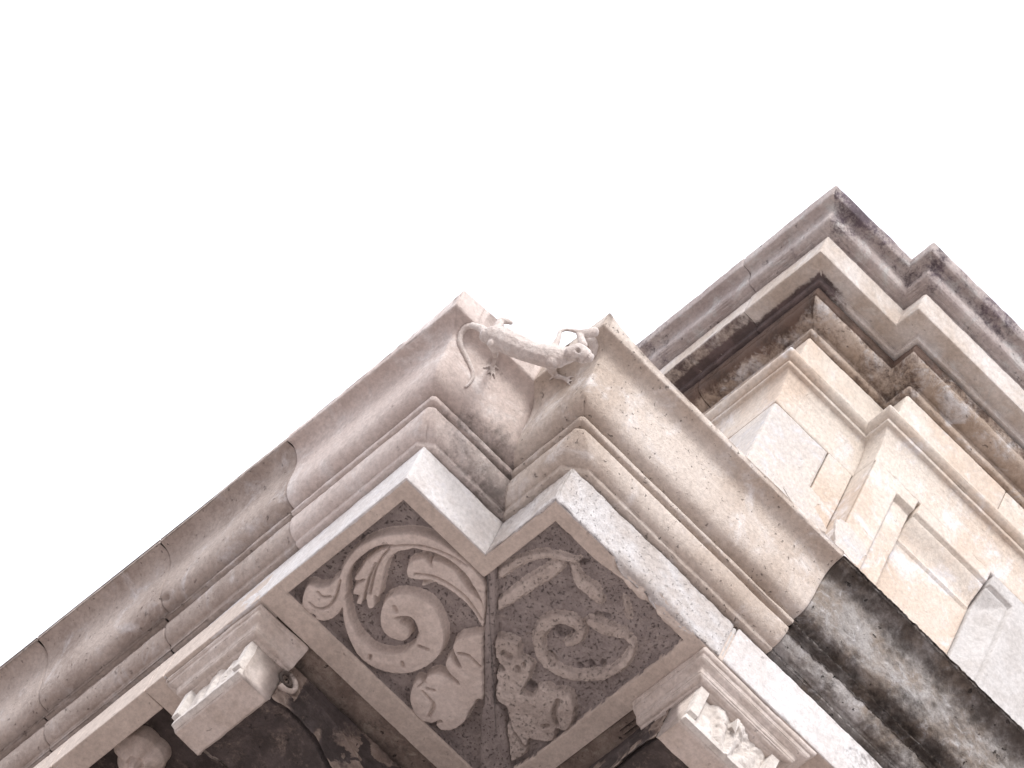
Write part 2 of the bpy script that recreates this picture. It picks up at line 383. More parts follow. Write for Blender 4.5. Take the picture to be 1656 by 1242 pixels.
def d_crust(x, b, z, v, s):
    P = np.stack([x, b, z], -1); n = fbm(P, 2.6, 4, 34)
    return .10 + .28 * sst(.51, .575, z) + .14 * np.exp(-((z - .335) / .03) ** 2) + .40 * n + .50 * fbm(P, 26, 4, 35, .75) + .22 * fbm(P, 7, 3, 36) - .10 * np.exp(-((z - .46) / .05) ** 2) - .25 * np.exp(-((b - 1.58) / .07) ** 2) * (z < .45)
seg = [(sA(xj[0]), S2, M_NEW, d_new, 0, .008, 'smooth pinkish crown block at the corner left of the lizard'),
       (sA(xj[1]), sA(xj[0]), M_BROWN, d_brown, .004, .010, 'grey-brown crown block with a dark lip'), (sA(xj[2]), sA(xj[1]), M_BROWN, d_brown, .005, .010, None),
       (sA(3.1), sA(xj[2]), M_BROWN, d_brown, .006, .012, None), (0, sA(3.1), M_BROWN, d_brown, .007, .03, None),
       (S2, sB(bj), M_CREAM, d_right, 0, .008, 'long cream crown block at the corner right of the lizard'),
       (sB(bj), sB(3.0), M_CRUST, d_crust, .008, .0075, 'crown block blackened by crust'), (sB(3.0), path.S[4], M_CRUST, d_crust, .009, .03, None)]
crown = []
DENTS += [((xj[1] - .030, -.125, .352), .016, .016), ((xj[1] - .012, -.13, .36), .010, .014), ((2.9 * 0 + xj[0] - .004, -.2, .585), .02, .008)]
for i, (a, b_, mt, df, ins, hh, lb) in enumerate(seg):
    cr = mt is M_CRUST
    crown.append(block('crown_block', path, a, b_, CY, mt, bld, h=hh, ph=.009, mod=cy_mod, dirt_shade=df, seed=60, inset=ins, j0=0 if a == S2 else 1, j1=0 if b_ == S2 else 1, r=.003, cham=lambda z, i: (.034 if i == 1 else .060) * (1 - sst(.20, .325, z)) + .010 * (z < .58),
                       rough=.0035 if cr else .0018, flake=.0045 if cr else 0, wear=.005 if cr else .0028, wav=.005 if mt in (M_BROWN, M_CRUST) else .003, label=lb))

# ================================================================== SOFFIT PANEL WITH CARVED SCROLLS
DEEP = .052
def pz(L, off, sc, zl=.012):
    return [tuple(at((off[0] + p[0] / sc, off[1] + p[1] / sc), 2, zl)[:2]) + ((p[2] / sc / 445.0,) if len(p) > 2 else ()) for p in L]
ZP, ZQ, ZR, ZS = ((460, 800), 4.731), ((560, 1000), 5.132), ((780, 840), 4.731), ((780, 1000), 5.132)
def catmull(L, k, closed):
    L = [np.array(p, float) for p in L]; n = len(L); out = []
    if n < 3: return [tuple(p) for p in L]
    for i in range(n if closed else n - 1):
        p0 = L[(i - 1) % n] if closed or i > 0 else L[0]; p1 = L[i]; p2 = L[(i + 1) % n]; p3 = L[(i + 2) % n] if closed or i + 2 < n else L[-1]
        for q in range(k):
            t = q / k; out.append(tuple(.5 * (2 * p1 + (p2 - p0) * t + (2 * p0 - 5 * p1 + 4 * p2 - p3) * t * t + (3 * p1 - p0 - 3 * p2 + p3) * t ** 3)))
    if not closed: out.append(tuple(L[-1]))
    return out
def stroke(L, zz): return ('s', pz(catmull(L, 4, False), *zz))
def poly(L, zz): return ('p', pz(catmull(L, 3, True), *zz))
def full(L): return ('s', pz(catmull(L, 4, False), (0, 0), 1.0))
left_scroll = [
 full([(558, 972, 4), (559, 986, 5), (562, 1003, 6), (570, 1024, 8), (578, 1038, 10), (590, 1053, 13), (607, 1065, 15), (634, 1072, 17), (661, 1070, 18), (685, 1056, 19.5), (696, 1037, 21), (696, 1015, 21), (686, 991, 21), (663, 978, 20), (642, 981, 19), (632, 997, 16), (635, 1014, 17), (647, 1021, 16)])]
left_arch = [
 stroke([(1555, 1040, 30), (1560, 900, 30), (1530, 760, 42), (1440, 620, 48), (1310, 505, 55), (1150, 400, 60), (1000, 352, 62), (880, 345, 50), (790, 345, 40), (690, 375, 38), (580, 440, 36), (500, 535, 36), (455, 640, 36), (435, 740, 44)], ZP),
 poly([(190, 685), (150, 740), (135, 820), (165, 890), (230, 915), (250, 950), (320, 965), (400, 930), (450, 860), (475, 760), (470, 650), (410, 630), (350, 690), (270, 705)], ZP)]
left_leaf = [
 poly([(800, 400), (700, 440), (620, 510), (570, 590), (530, 650), (585, 665), (540, 700), (520, 760), (570, 775), (545, 830), (590, 840), (615, 780), (640, 870), (690, 860), (690, 770), (720, 790), (745, 700), (765, 600), (800, 500), (870, 440), (950, 425), (1000, 400), (900, 360)], ZP)]
left_leaf2 = [
 poly([(930, 580), (960, 520), (1040, 490), (1090, 500), (1120, 540), (1130, 505), (1200, 520), (1290, 570), (1350, 650), (1420, 750), (1490, 800), (1530, 860), (1560, 1000), (1540, 1050), (1500, 1000), (1440, 900), (1370, 820), (1270, 740), (1170, 690), (1050, 705), (1060, 680), (1130, 660), (1000, 655), (940, 630)], ZP)]
left_bud = [
 poly([(1165, 140), (1080, 130), (960, 150), (890, 210), (900, 280), (955, 390), (930, 390), (870, 310), (825, 360), (850, 430), (935, 520), (930, 540), (880, 500), (760, 450), (670, 480), (645, 530), (590, 505), (545, 570), (530, 660), (560, 760), (620, 840), (740, 870), (790, 920), (900, 915), (990, 850), (1030, 760), (1090, 690), (1160, 650), (1170, 560), (1150, 470), (1165, 380)], ZQ)]
grooves_left = [
 stroke([(1000, 605, 9), (1150, 630, 11), (1280, 700, 11), (1400, 800, 10), (1510, 960, 7)], ZP), stroke([(1075, 480, 12), (1125, 550, 6)], ZP),
 stroke([(1060, 680, 12), (1160, 680, 9)], ZP),
 stroke([(800, 420, 8), (740, 490, 8), (690, 600, 9), (655, 760, 9)], ZP), stroke([(700, 520, 6), (650, 640, 9), (615, 780, 9)], ZP), stroke([(540, 690, 9), (610, 650, 8)], ZP),
 stroke([(1400, 540, 5), (1250, 450, 7), (1080, 390, 7), (900, 385, 7), (800, 400, 6)], ZP),
 stroke([(430, 650, 6), (400, 770, 9), (340, 850, 10), (260, 860, 9), (200, 820, 8)], ZP), stroke([(260, 740, 10), (300, 775, 11), (360, 770, 9)], ZP),
 stroke([(850, 850, 16), (862, 885, 13)], ZP), stroke([(860, 938, 10), (940, 940, 16), (990, 985, 20), (1012, 1060, 20)], ZP),
 stroke([(640, 590, 8), (725, 680, 15), (730, 730, 16), (695, 800, 13)], ZQ), stroke([(940, 280, 12), (1020, 292, 13), (1120, 390, 10)], ZQ),
 stroke([(680, 572, 12), (740, 582, 12)], ZQ), stroke([(795, 838, 11), (735, 868, 12)], ZQ), stroke([(925, 380, 10), (870, 310, 7)], ZQ),
 stroke([(610, 220, 12), (680, 245, 15)], ZQ), stroke([(205, 300, 14), (200, 325, 13)], ZQ), stroke([(470, 355, 13), (480, 390, 13)], ZQ),
 stroke([(660, 520, 9), (600, 560, 5)], ZQ), stroke([(1110, 690, 34), (1085, 730, 22)], ZQ)]
right_scroll = [
 full([(866, 1046, 5), (873, 1060, 9), (889, 1078, 10), (912, 1091, 9), (936, 1096, 8), (959, 1096, 9), (985, 1090, 7), (1004, 1078, 7), (1018, 1060, 6), (1024, 1047, 3)]),
 full([(873, 1060, 9), (869, 1040, 9), (871, 1028, 9), (881, 1011, 10), (902, 1003, 10), (926, 1007, 9), (938, 1022, 8), (932, 1037, 7), (917, 1043, 6)])]
right_arch = [
 stroke([(85, 690, 38), (220, 600, 45), (350, 510, 50), (470, 440, 52), (570, 370, 45)], ZR),
 stroke([(110, 440, 36), (260, 345, 36), (420, 290, 34), (560, 300, 34), (720, 330, 26)], ZR),
 stroke([(690, 380, 30), (740, 480, 48), (830, 560, 58), (880, 625, 42)], ZR), stroke([(1085, 620, 16), (1110, 770, 18)], ZR),
 stroke([(820, 800, 40), (960, 860, 55), (1080, 900, 40), (1140, 960, 24)], ZR)]
right_bud = [
 poly([(100, 170), (190, 160), (300, 200), (320, 320), (410, 370), (410, 440), (380, 520), (325, 610), (410, 650), (450, 600), (480, 560), (560, 570), (600, 600), (680, 600), (740, 640), (770, 760), (750, 860), (700, 930), (620, 920), (600, 1000), (520, 1020), (430, 1000), (390, 990), (380, 1040), (340, 1060), (270, 960), (200, 740), (130, 690), (105, 600), (125, 500), (85, 470), (130, 430), (190, 420), (110, 300)], ZS),
 poly([(180, 1190), (190, 900), (235, 880), (300, 990), (365, 1075), (350, 1130), (260, 1180)], ZS)]
grooves_right = [
 stroke([(190, 280, 28), (225, 300, 34)], ZS), stroke([(300, 400, 22), (305, 430, 14)], ZS), stroke([(350, 370, 16), (355, 395, 10)], ZS), stroke([(510, 890, 20), (545, 885, 18)], ZS),
 stroke([(630, 680, 20), (600, 780, 20), (625, 880, 18)], ZS), stroke([(275, 950, 9), (360, 1070, 9)], ZS), stroke([(545, 315, 22), (585, 380, 24)], ZS),
 stroke([(800, 415, 22), (810, 420, 16)], ZS), stroke([(885, 400, 24), (900, 430, 20)], ZS), stroke([(985, 400, 22), (990, 420, 18)], ZS), stroke([(740, 350, 24), (790, 350, 18)], ZR), stroke([(600, 880, 50), (640, 900, 30)], ZR),
 stroke([(870, 760, 24), (950, 770, 20)], ZR), stroke([(395, 590, 42), (395, 600, 20)], ZS)]
rib_path = full([(789, 897, 7), (794, 930, 9), (794, 980, 9), (791, 1030, 10), (792, 1080, 11), (792, 1140, 11), (797, 1160, 20), (802, 1250, 27), (806, 1330, 27)])

def sdist(X, B, sh):
    kind, L = sh
    if kind == 's':
        d = np.full(X.shape, 1e3)
        for (x0, b0, r0), (x1, b1, r1) in zip(L[:-1], L[1:]):
            vx, vb = x1 - x0, b1 - b0; t = np.clip(((X - x0) * vx + (B - b0) * vb) / (vx * vx + vb * vb + 1e-12), 0, 1)
            d = np.minimum(d, np.hypot(X - x0 - t * vx, B - b0 - t * vb) - (r0 + (r1 - r0) * t))
        return d
    d = np.full(X.shape, 1e3); ins = np.zeros(X.shape, bool); n = len(L)
    for i in range(n):
        (x0, b0), (x1, b1) = L[i][:2], L[(i + 1) % n][:2]; vx, vb = x1 - x0, b1 - b0
        t = np.clip(((X - x0) * vx + (B - b0) * vb) / (vx * vx + vb * vb + 1e-12), 0, 1)
        d = np.minimum(d, np.hypot(X - x0 - t * vx, B - b0 - t * vb))
        c = (b0 > B) != (b1 > B); xi = x0 + (B - b0) * vx / (vb if abs(vb) > 1e-12 else 1e-12); ins ^= c & (X < xi)
    return np.where(ins, -d, d)
STEP = .0032
xs = np.arange(-P_ + .007, .772, STEP); bs = np.arange(.007, 1.080, STEP)
GX, GB = np.meshgrid(xs, bs, indexing='ij'); G3 = np.stack([GX, GB, GX * 0], -1)
n1 = fbm(G3, 22, 4, 81); n2 = fbm(G3, 70, 3, 82); n3 = fbm(G3, 6, 3, 83); n4 = fbm(G3, 18, 2, 84)
# frame edges
right = (GB - Q_) > GX                        # mitre from the re-entrant corner
fl = .060 + .004 * n1
inA = np.minimum(GB - .056, .675 - GX)
inPQ = np.where(GB < Q_ + .07, GX - .074, 1.0)
inQP = np.where(GX < .074, GB - (Q_ + .058), 1.0)
ero = erosion(GB)
inB = GX + P_ - (.066 + .008 * n4 - ero * 0.4)
inBot = (1.000 + .008 * n4) - GB
fd = np.minimum.reduce([inA, inBot, inB])
notch = np.maximum(GX - .074, GB - (Q_ + .062))
fd = np.minimum(fd, notch)                     # >0 inside the sunk panel
fd = np.minimum(fd, .77 - GX)
exists = ~((GX < .006) & (GB < Q_ + .006))
DP = np.where(right, .036, DEEP)
Z = sst(-.003, .005, fd) * DP
Z += .0012 * n1 + .0008 * n2
Z = np.where(fd > .004, Z + np.where(right, .006 * n1 + .007 * n2, .0016 * n1 + .0014 * n2), Z)
groups = [('volute_carving', left_scroll, .006, .012, 0), ('acanthus_carving', left_arch, .008, .012, 0), ('leaf_carving', left_leaf, .012, .011, 0),
          ('leaf_carving', left_leaf2, .014, .012, 0), ('bud_carving', left_bud, .004, .012, 0),
          ('volute_carving', right_scroll, .014, .014, 1), ('acanthus_carving', right_arch, .018, .018, 1), ('bud_carving', right_bud, .006, .011, 1)]
idm = np.zeros(GX.shape, int); inside = fd > .002
dmins = []
for gi, (nm, shapes, ztop, rr, ero_) in enumerate(groups):
    d = np.minimum.reduce([sdist(GX, GB, sh) for sh in shapes])
    d = d - (.0015 if ero_ else .0012) + (.0030 * n1 + .0022 * n2 if ero_ else .0006 * n1)
    cover = 1 - sst(-rr * (.5 if ero_ else .32), .0012, d)
    dome = np.clip(-d, 0, .05) * (.10 if ero_ else .16)
    zt = ztop - np.minimum(dome, .006) + (.005 * n1 + .0035 * n2 + .006 * n3 if ero_ else .0008 * n1 + .0008 * n2)
    zz = DP + (zt - DP) * cover
    take = inside & (d < .002) & (zz < Z)
    Z = np.where(take, zz, Z); idm = np.where(take, gi + 1, idm); dmins.append(d)
channels = [stroke([(795, 388, 12), (720, 412, 20), (620, 478, 24), (545, 555, 24), (505, 640, 20), (492, 710, 12)], ZP),
 stroke([(1440, 735, 18), (1395, 640, 20), (1300, 540, 20), (1180, 468, 18), (1050, 438, 18), (940, 445, 18), (860, 480, 16)], ZP),
 stroke([(270, 660, 14), (340, 680, 10)], ZP)]
for sh in channels:
    d = sdist(GX, GB, sh) + .0008 * n1; k = 1 - sst(-.003, .0015, d); hit = inside & (idm > 0) & (idm < 4)
    Z = np.where(hit, Z + (DEEP - Z) * k, Z); idm = np.where(hit & (k > .9), 0, idm)
for sh in grooves_left: 
    d = sdist(GX, GB, sh); Z = np.where(inside & (idm > 0), np.minimum(Z + .020 * (1 - sst(-.004, .0022, d)), DEEP + .012), Z)
for sh in grooves_right:
    d = sdist(GX, GB, sh) + .002 * n1; Z = np.where(inside, np.minimum(Z + .022 * (1 - sst(-.006, .003, d)), DEEP + .02), Z)
dr = sdist(GX, GB, rib_path); rz = .014 - .007 * np.clip(-dr / .02, 0, 1) + .0015 * n1
ribm = (dr < .002) & (fd > -.05) & (GX > .0)
zz = DP + (rz - DP) * (1 - sst(-.007, .002, dr)); ribt = ribm & (zz < Z + .03) & (fd > 0)
Z = np.where(ribt, np.minimum(zz, DP), Z); idm = np.where(ribt, 90, idm)
# the broken edge of the right wing
dE = GX + P_; ec = np.clip(1 - dE / (ero * 1.5 + 1e-6), 0, 1) * (ero > 1e-4)
Z = np.where(fd < .004, np.maximum(Z, ero * .95 * ec + .004 * n1 * (ero > .01)), Z)
# margin tucks up behind the fascia
edge = np.minimum.reduce([GX + P_, GB, np.where(GB < Q_ + .03, np.maximum(GX, GB - Q_), 9.)])
Z = np.where((edge < .010) & (ero < 1e-3), Z + .003, Z)
part = np.where(~exists, -1, np.where(idm > 0, idm, np.where(fd <= .002, 100, np.where(right, 102, 101))))
cell = np.max(np.stack([part[:-1, :-1], part[1:, :-1], part[1:, 1:], part[:-1, 1:]]), 0)
mn = np.min(np.stack([part[:-1, :-1], part[1:, :-1], part[1:, 1:], part[:-1, 1:]]), 0)
carved = np.where((mn > 0) & (mn < 90), mn, np.where((mn == 90), 90, cell)); carved[mn < 0] = -1
def cells(name, sel, mat, dirt_shade=None, label=None, parent=bld):
    ii, jj = np.nonzero(sel); m = GX.shape[1]
    F = np.stack([ii * m + jj, ii * m + jj + 1, (ii + 1) * m + jj + 1, (ii + 1) * m + jj], 1)
    used, inv = np.unique(F, return_inverse=True); F = inv.reshape(F.shape)
    V = np.stack([GX, GB, Z], -1).reshape(-1, 3)[used]
    D = 0 if dirt_shade is None else dirt_shade.reshape(-1)[used]
    return mesh_obj(name, V, [tuple(f) for f in F.tolist()], mat, parent, D, label=label)
dfld = -.06 + .10 * n3 + .10 * right
panel_l = cells('sunk_panel', carved == 101, M_FIELD, dfld, 'sunk soffit panel with the crisp scroll, left of the mitre rib')
panel_r = cells('sunk_panel', carved == 102, M_FIELD, dfld, 'sunk soffit panel with the worn scroll, right of the mitre rib')
cells('panel_frame', carved == 100, M_SOFF, -.10 + .06 * n3 + .10 * right * sst(.2, .9, GB))
cells('mitre_rib', carved == 90, M_FIELD, -.12 + .05 * n3)
for gi, (nm, shapes, ztop, rr, er) in enumerate(groups):
    pr_ = panel_r if er else panel_l
    cells(nm, carved == gi + 1, M_CARVE2 if er else M_CARVE, -.10 + .05 * n3 + (.06 * n1 if er else 0), parent=pr_)

# ================================================================== COFFERS AND CONSOLES
def ring_soffit(name, lo, hi, z=.0, mat=M_SOFF, th=.12): return box(name, (lo[0], lo[1], z), (hi[0], hi[1], z + th), mat, bld, seed=int(abs(lo[0] * 50)), h=.02, dirt_shade=-.02)
CD = .125                                               # depth of the coffers
def coffers(wing, starts):
    """frame strips and sunk field of the soffit beyond the carved panel"""
    for k, (a, b_, kind) in enumerate(starts):
        if wing == 'A': 
            box('soffit_strip', (a, .006, .0015), (b_, .094 if kind != 'rib' else OV - .1, .16), M_SOFF, bld, seed=k, h=.03, dirt_shade=-.04)
            if kind == 'console': box('coffer_ground', (a, .09, .012), (b_, OV, .10), M_SOOT_SHADE, bld, seed=k + 5, dirt_shade=.2)
            if kind == 'coffer': box('coffer_ground', (a - .02, .09, CD), (b_ + .02, OV, CD + .05), M_SOOT_SHADE, bld, seed=k + 5, dirt_shade=.5)  # recess darkened in the colour, soot and shade together
        else:
            box('soffit_strip', (-P_ + .006, a, .0015), (-P_ + (.094 if kind != 'rib' else OV - .1), b_, .16), M_SOFF, bld, seed=k, h=.03, dirt_shade=-.04)
            if kind == 'console': box('coffer_ground', (-P_ + .09, a, .012), (XB, b_, .10), M_SOOT_SHADE, bld, seed=k + 5, dirt_shade=.1)
            if kind == 'coffer': box('coffer_ground', (-P_ + .09, a - .02, CD), (XB, b_ + .02, CD + .05), M_SOOT_SHADE, bld, seed=k + 5, dirt_shade=.5)
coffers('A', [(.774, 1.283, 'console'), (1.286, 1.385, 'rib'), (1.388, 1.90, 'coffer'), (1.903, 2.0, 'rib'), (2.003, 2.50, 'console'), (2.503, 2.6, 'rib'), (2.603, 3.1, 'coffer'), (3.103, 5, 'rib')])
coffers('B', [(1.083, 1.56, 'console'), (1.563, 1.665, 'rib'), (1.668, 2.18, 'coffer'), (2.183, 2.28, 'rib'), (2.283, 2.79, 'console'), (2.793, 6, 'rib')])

def console(wing, u0, dirty_side):
    """scrolled bracket; local u along the wall, v from its front back to the wall"""
    WD = .365
    if wing == 'A': mp = lambda u, v, z: np.stack([u0 + u, .115 + v, z], -1)
    else: mp = lambda u, v, z: np.stack([-.25 + v, u0 + u, z], -1)
    flipf = wing == 'A'
    c = mp(np.array(WD / 2), np.array(.3), np.array(0.))
    hub = mesh_obj_console_root = None
    def put(name, V, F, mat, dirt_shade, parent=bld, smooth=True, label=None):
        X = mp(V[..., 0], V[..., 1], V[..., 2]); FF = [f[::-1] for f in F] if flipf else F
        return mesh_obj(name, X, FF, mat, parent, dirt_shade, smooth, label)
    # side outline (v,z)
    front_ = [(0, -.084), (0, -.250), (.010, -.262), (.112, -.262), (.120, -.250), (.120, -.02), (0, -.02)]
    out_ = [(.1, -.12), (.118, -.235), (.150, -.232), (.19, -.215), (.25, -.215), (.33, -.235),
            (.42, -.28), (.52, -.34), (.62, -.41), (.70, -.47), (.78, -.52), (.835, -.53), (.835, -.02), (.1, -.02)]
    def extrude(nm, outl, ua, ub, mat, D, parent, amp, label=None):
        P, cw = round_profile(outl + [outl[0]], .012, .004); P = P[:-1]; cw = cw[:-1]; m = len(P)
        us = np.concatenate([[ua, ua + .004], np.linspace(ua + .012, ub - .012, 24), [ub - .004, ub]])
        V = np.empty((len(us), m, 3)); V[..., 0] = us[:, None]; V[..., 1] = P[None, :, 0]; V[..., 2] = P[None, :, 1]
        nz = fbm(V, 15, 4, int(u0 * 100)); nz2 = fbm(V, 45, 3, int(u0 * 100) + 4)
        e = np.zeros(len(us)); e[0] = e[-1] = 1
        tn = np.gradient(P, axis=0); tn /= np.linalg.norm(tn, axis=1)[:, None] + 1e-9; nn = np.stack([tn[:, 1], -tn[:, 0]], 1)
        dd = amp * nz + amp * .5 * nz2 + e[:, None] * (.003 + .006 * np.clip(nz, 0, 1)) + cw[None, :] * .003 * np.clip(nz2 + .3, 0, 1)
        V[..., 1] += nn[None, :, 0] * dd; V[..., 2] += nn[None, :, 1] * dd
        F = [(i * m + j, i * m + (j + 1) % m, (i + 1) * m + (j + 1) % m, (i + 1) * m + j) for i in range(len(us) - 1) for j in range(m)]
        F += [tuple(range(m - 1, -1, -1)), tuple((len(us) - 1) * m + j for j in range(m))]
        return put(nm, V, F, mat, D, parent, label=label)
    body = extrude('console', front_, 0, WD, M_CONS, -.10, bld, .0018, label='scrolled bracket beside the carved left panel' if (wing, dirty_side) == ('A', 1) else ('scrolled bracket with a pale carved leaf on its front, beside the worn panel' if dirty_side else None))
    extrude('console_scroll', out_, .014, WD - .014, M_SOOT_SHADE, .50, body, .005)  # dark all over: soot with shade painted in
    # side cheeks as height fields (volute relief)
    vs = np.arange(.122, .836, .0050); ks = np.linspace(0, 1, 70)
    bot = np.interp(vs, [0, .118] + [p[0] for p in out_[1:12]], [-.255, -.25] + [p[1] for p in out_[1:12]])
    VV, KK = np.meshgrid(vs, ks, indexing='ij'); BT = np.repeat(bot[:, None], len(ks), 1); ZZ = BT * KK + (-.02) * (1 - KK) + 0
    S3_ = np.stack([VV, ZZ, VV * 0 + u0], -1)
    a = fbm(S3_, 20, 4, 91); b2 = fbm(S3_, 60, 3, 92)
    t = np.linspace(0, 1, 40); th = 2.0 + t * 3.6 * math.pi; rad = .052 * (1 - t) + .006
    sp = [(.165 + r_ * math.cos(q), -.125 + r_ * math.sin(q) * .9, .0075 * (1 - tt) + .004) for tt, q, r_ in zip(t, th, rad)]
    sp2 = [(.20, -.085, .006), (.30, -.09, .010), (.42, -.13, .012), (.54, -.19, .012), (.66, -.26, .012), (.74, -.32, .012), (.78, -.36, .010)]
    hh = np.maximum(.012 * (1 - sst(-.006, .002, sdist(VV, ZZ, ('s', sp)))), .012 * (1 - sst(-.008, .002, sdist(VV, ZZ, ('s', sp2)))))
    rim = .010 * (1 - sst(.010, .016, ZZ - BT)); hh = np.maximum(hh, rim) * (VV > .125)
    hh = hh + .004 * a + .0025 * b2 + .010 * np.clip(fbm(S3_, 9, 4, 93) - .1, 0, 1) * (VV > .2)
    hh = np.where(VV < .125, .001 + .0015 * a, hh)
    D = .02 + .42 * sst(.13, .22, VV) + .35 * fbm(S3_, 5, 4, 94) - .5 * (fbm(S3_, 7, 4, 96) > .33)  # darker away from the front: soot plus painted shade, with pale chips
    D = D + .12 - .95 * np.exp(-(((VV - .56) / .16) ** 2 + ((ZZ + .15) / .10) ** 2)) * (fbm(S3_, 10, 4, 98) > -.05) - .8 * np.exp(-(((VV - .325) / .012) ** 2 + ((ZZ + .22) / .05) ** 2)) - .6 * (VV < .20) * (ZZ > -.16)
    for side in (0, 1):
        U = -hh - .002 if side == 0 else WD + hh + .002
        U = U + (.012 if side == 0 else -.012) * (VV > .124); V2 = np.stack([U, VV, ZZ], -1); F2 = quads(*VV.shape)
        put('console_cheek', V2, F2 if side == 1 else [f[::-1] for f in F2], M_SOOT_SHADE if side == 0 or wing == 'B' else M_CONS, D, parent=body)
    # raised volute at the front of each cheek
    for side in ((0, 1) if wing == 'A' else ()):
        tt = np.linspace(0, 1, 46); th = -1.9 + tt * 3.3 * math.pi; rad_ = .040 * (1 - tt) ** .8 + .004
        vc = .140 + rad_ * np.cos(th); zc_ = -.118 + rad_ * np.sin(th); tr = .0105 * (1 - tt * .55)
        k = 10; V = np.empty((len(tt), k, 3)); ph = np.linspace(0, 2 * math.pi, k, endpoint=False)
        u_ = (-.001 if side == 0 else WD + .001)
        V[..., 0] = u_ + np.sin(ph)[None, :] * tr[:, None] * 1.3; V[..., 1] = vc[:, None] + np.cos(ph)[None, :] * tr[:, None] * np.cos(th)[:, None]
        V[..., 2] = zc_[:, None] + np.cos(ph)[None, :] * tr[:, None] * np.sin(th)[:, None]
        F = [(i * k + j, i * k + (j + 1) % k, (i + 1) * k + (j + 1) % k, (i + 1) * k + j) for i in range(len(tt) - 1) for j in range(k)]
        put('volute', V, F, M_CONS, np.repeat((-.12 + .75 * sst(.12, .45, tt))[:, None], k, 1), parent=body)
    # front: two upright bars, carved leaf between
    uu = np.arange(0, WD + .001, .003); zs = np.arange(-.256, -.080, .003); UU, ZZ = np.meshgrid(uu, zs, indexing='ij')
    bar = (np.minimum(UU, WD - UU) < .040) & (ZZ > -.225)
    N3 = np.stack([UU * 1.0, ZZ, UU * 0 + u0], -1); a = fbm(N3, 30, 4, 95); b2 = fbm(N3, 80, 2, 97)
    cu = (UU - WD / 2) / (WD / 2 - .04); tz = (ZZ + .256) / .17
    # acanthus: lobes fanning from the stem
    fan = np.sin(np.arctan2(cu, tz + .35) * 13.0 + 2.2 * a); lobe = .5 + .5 * fan
    env = np.clip(1 - (cu ** 2 * .9 + (1 - tz) ** 3 * .5), 0, 1)
    hh = .002 + .027 * env * (.15 + .85 * lobe ** .7) + .010 * np.exp(-(cu / .09) ** 2) * (1 - tz * .3) + .0022 * a + .001 * b2
    hh -= .010 * sst(.15, .4, fbm(N3, 24, 3, 99))
    if wing == 'A': hh = .012 + (hh - .012) * .45
    hh = hh * sst(0, .012, np.minimum(UU, WD - UU) - .040) + .0
    hh = np.maximum(hh, .018 * (1 - sst(-.232, -.224, ZZ)) + .0025 * a)
    hh = np.where(bar, .030 + .001 * a, hh)
    for sl in ((0, slice(None)), (-1, slice(None)), (slice(None), 0), (slice(None), -1)): hh[sl] = -.004
    put('acanthus_leaf', np.stack([UU, -hh, ZZ], -1), [f[::-1] for f in quads(*UU.shape)], M_LEAF, -.05 + .1 * a, parent=body)
    # little spike standing out of the leaf
    s0 = WD * .42; V = np.array([(s0, -.02, -.11), (s0 + .028, -.02, -.10), (s0 + .02, -.045, -.165), (s0 + .018, -.045, -.095), (s0 + .004, -.048, -.10)], float)
    if wing == 'B': put('leaf_tip', V, [(0, 1, 3, 4), (0, 4, 2), (4, 3, 2), (3, 1, 2), (0, 2, 1)], M_LEAF, -.1, parent=body, smooth=False)
    # crown moulding round three sides
    cp = [(-.05, -.086), (.002, -.086), (.010, -.080), (.030, -.076), (.034, -.066)] + curve((.036, -.064), (.066, -.022), 'R', 8) + [(.074, -.018), (.076, .0005), (-.05, .0005)]
    if wing == 'A': pl = [(u0 + WD, OV - .06), (u0 + WD, .115 - .02), (u0, .115 - .02), (u0, .245)]
    else: pl = [(XB - .06, u0 + WD), (-.25 - .02, u0 + WD), (-.25 - .02, u0), (.02, u0)]
    pth = Path(pl, 1)
    cc = np.mean(np.array(pl), 0); 
    if np.dot(pth.n[1], np.array(pl[1]) - cc) < 0: pth = Path(pl, -1)
    ch = [.0]
    block('console_crown', pth, 0.0, pth.S[-1], cp, M_CONS, body, h=.012, ph=.008, r=.003, seed=int(u0 * 10) + 7, wear=.0035,
          cham=None, dirt_shade=lambda x, b, z, v, s: -.12 + .22 * sst(.20, .34, b if wing == 'A' else (x + P_)))
    return body
console('A', .850, 1)
console('A', 2.07, 0)
console('B', 1.130, 1)
console('B', 2.35, 0)

# rosettes hanging in the coffers
def rosette(cx, cb, r, label=None):
    n, m = 72, 26; V = np.zeros((n, m, 3)); th = np.linspace(0, 2 * math.pi, n, endpoint=False)
    for j in range(m):
        t = j / (m - 1); rr = r * t
        lob = 1 + .16 * np.abs(np.cos(th * 2.5)) * t
        V[:, j, 0] = cx + rr * lob * np.cos(th); V[:, j, 1] = cb + rr * lob * np.sin(th)
        prof = .105 - .052 * t ** 2 - .035 * math.exp(-(t / .18) ** 2) * -1 - .02 * (t > .22) * math.exp(-((t - .25) / .08) ** 2)
        V[:, j, 2] = CD - prof * (1 - .25 * t * (1 - np.abs(np.cos(th * 2.5)))) if t < .97 else CD
    V[..., 2] += .003 * fbm(V, 30, 3, 9)
    F = [(i * m + j, i * m + j + 1, ((i + 1) % n) * m + j + 1, ((i + 1) % n) * m + j) for i in range(n) for j in range(m - 1)]
    return mesh_obj('rosette', V, F, M_CARVE, bld, -.05, label=label)
rc = at((214, 1222), 2, .03)
rosette(rc[0] + .02, rc[1] + .03, .085)
rosette(-P_ + .48, 1.92, .14)
rosette(2.86, .50, .14)

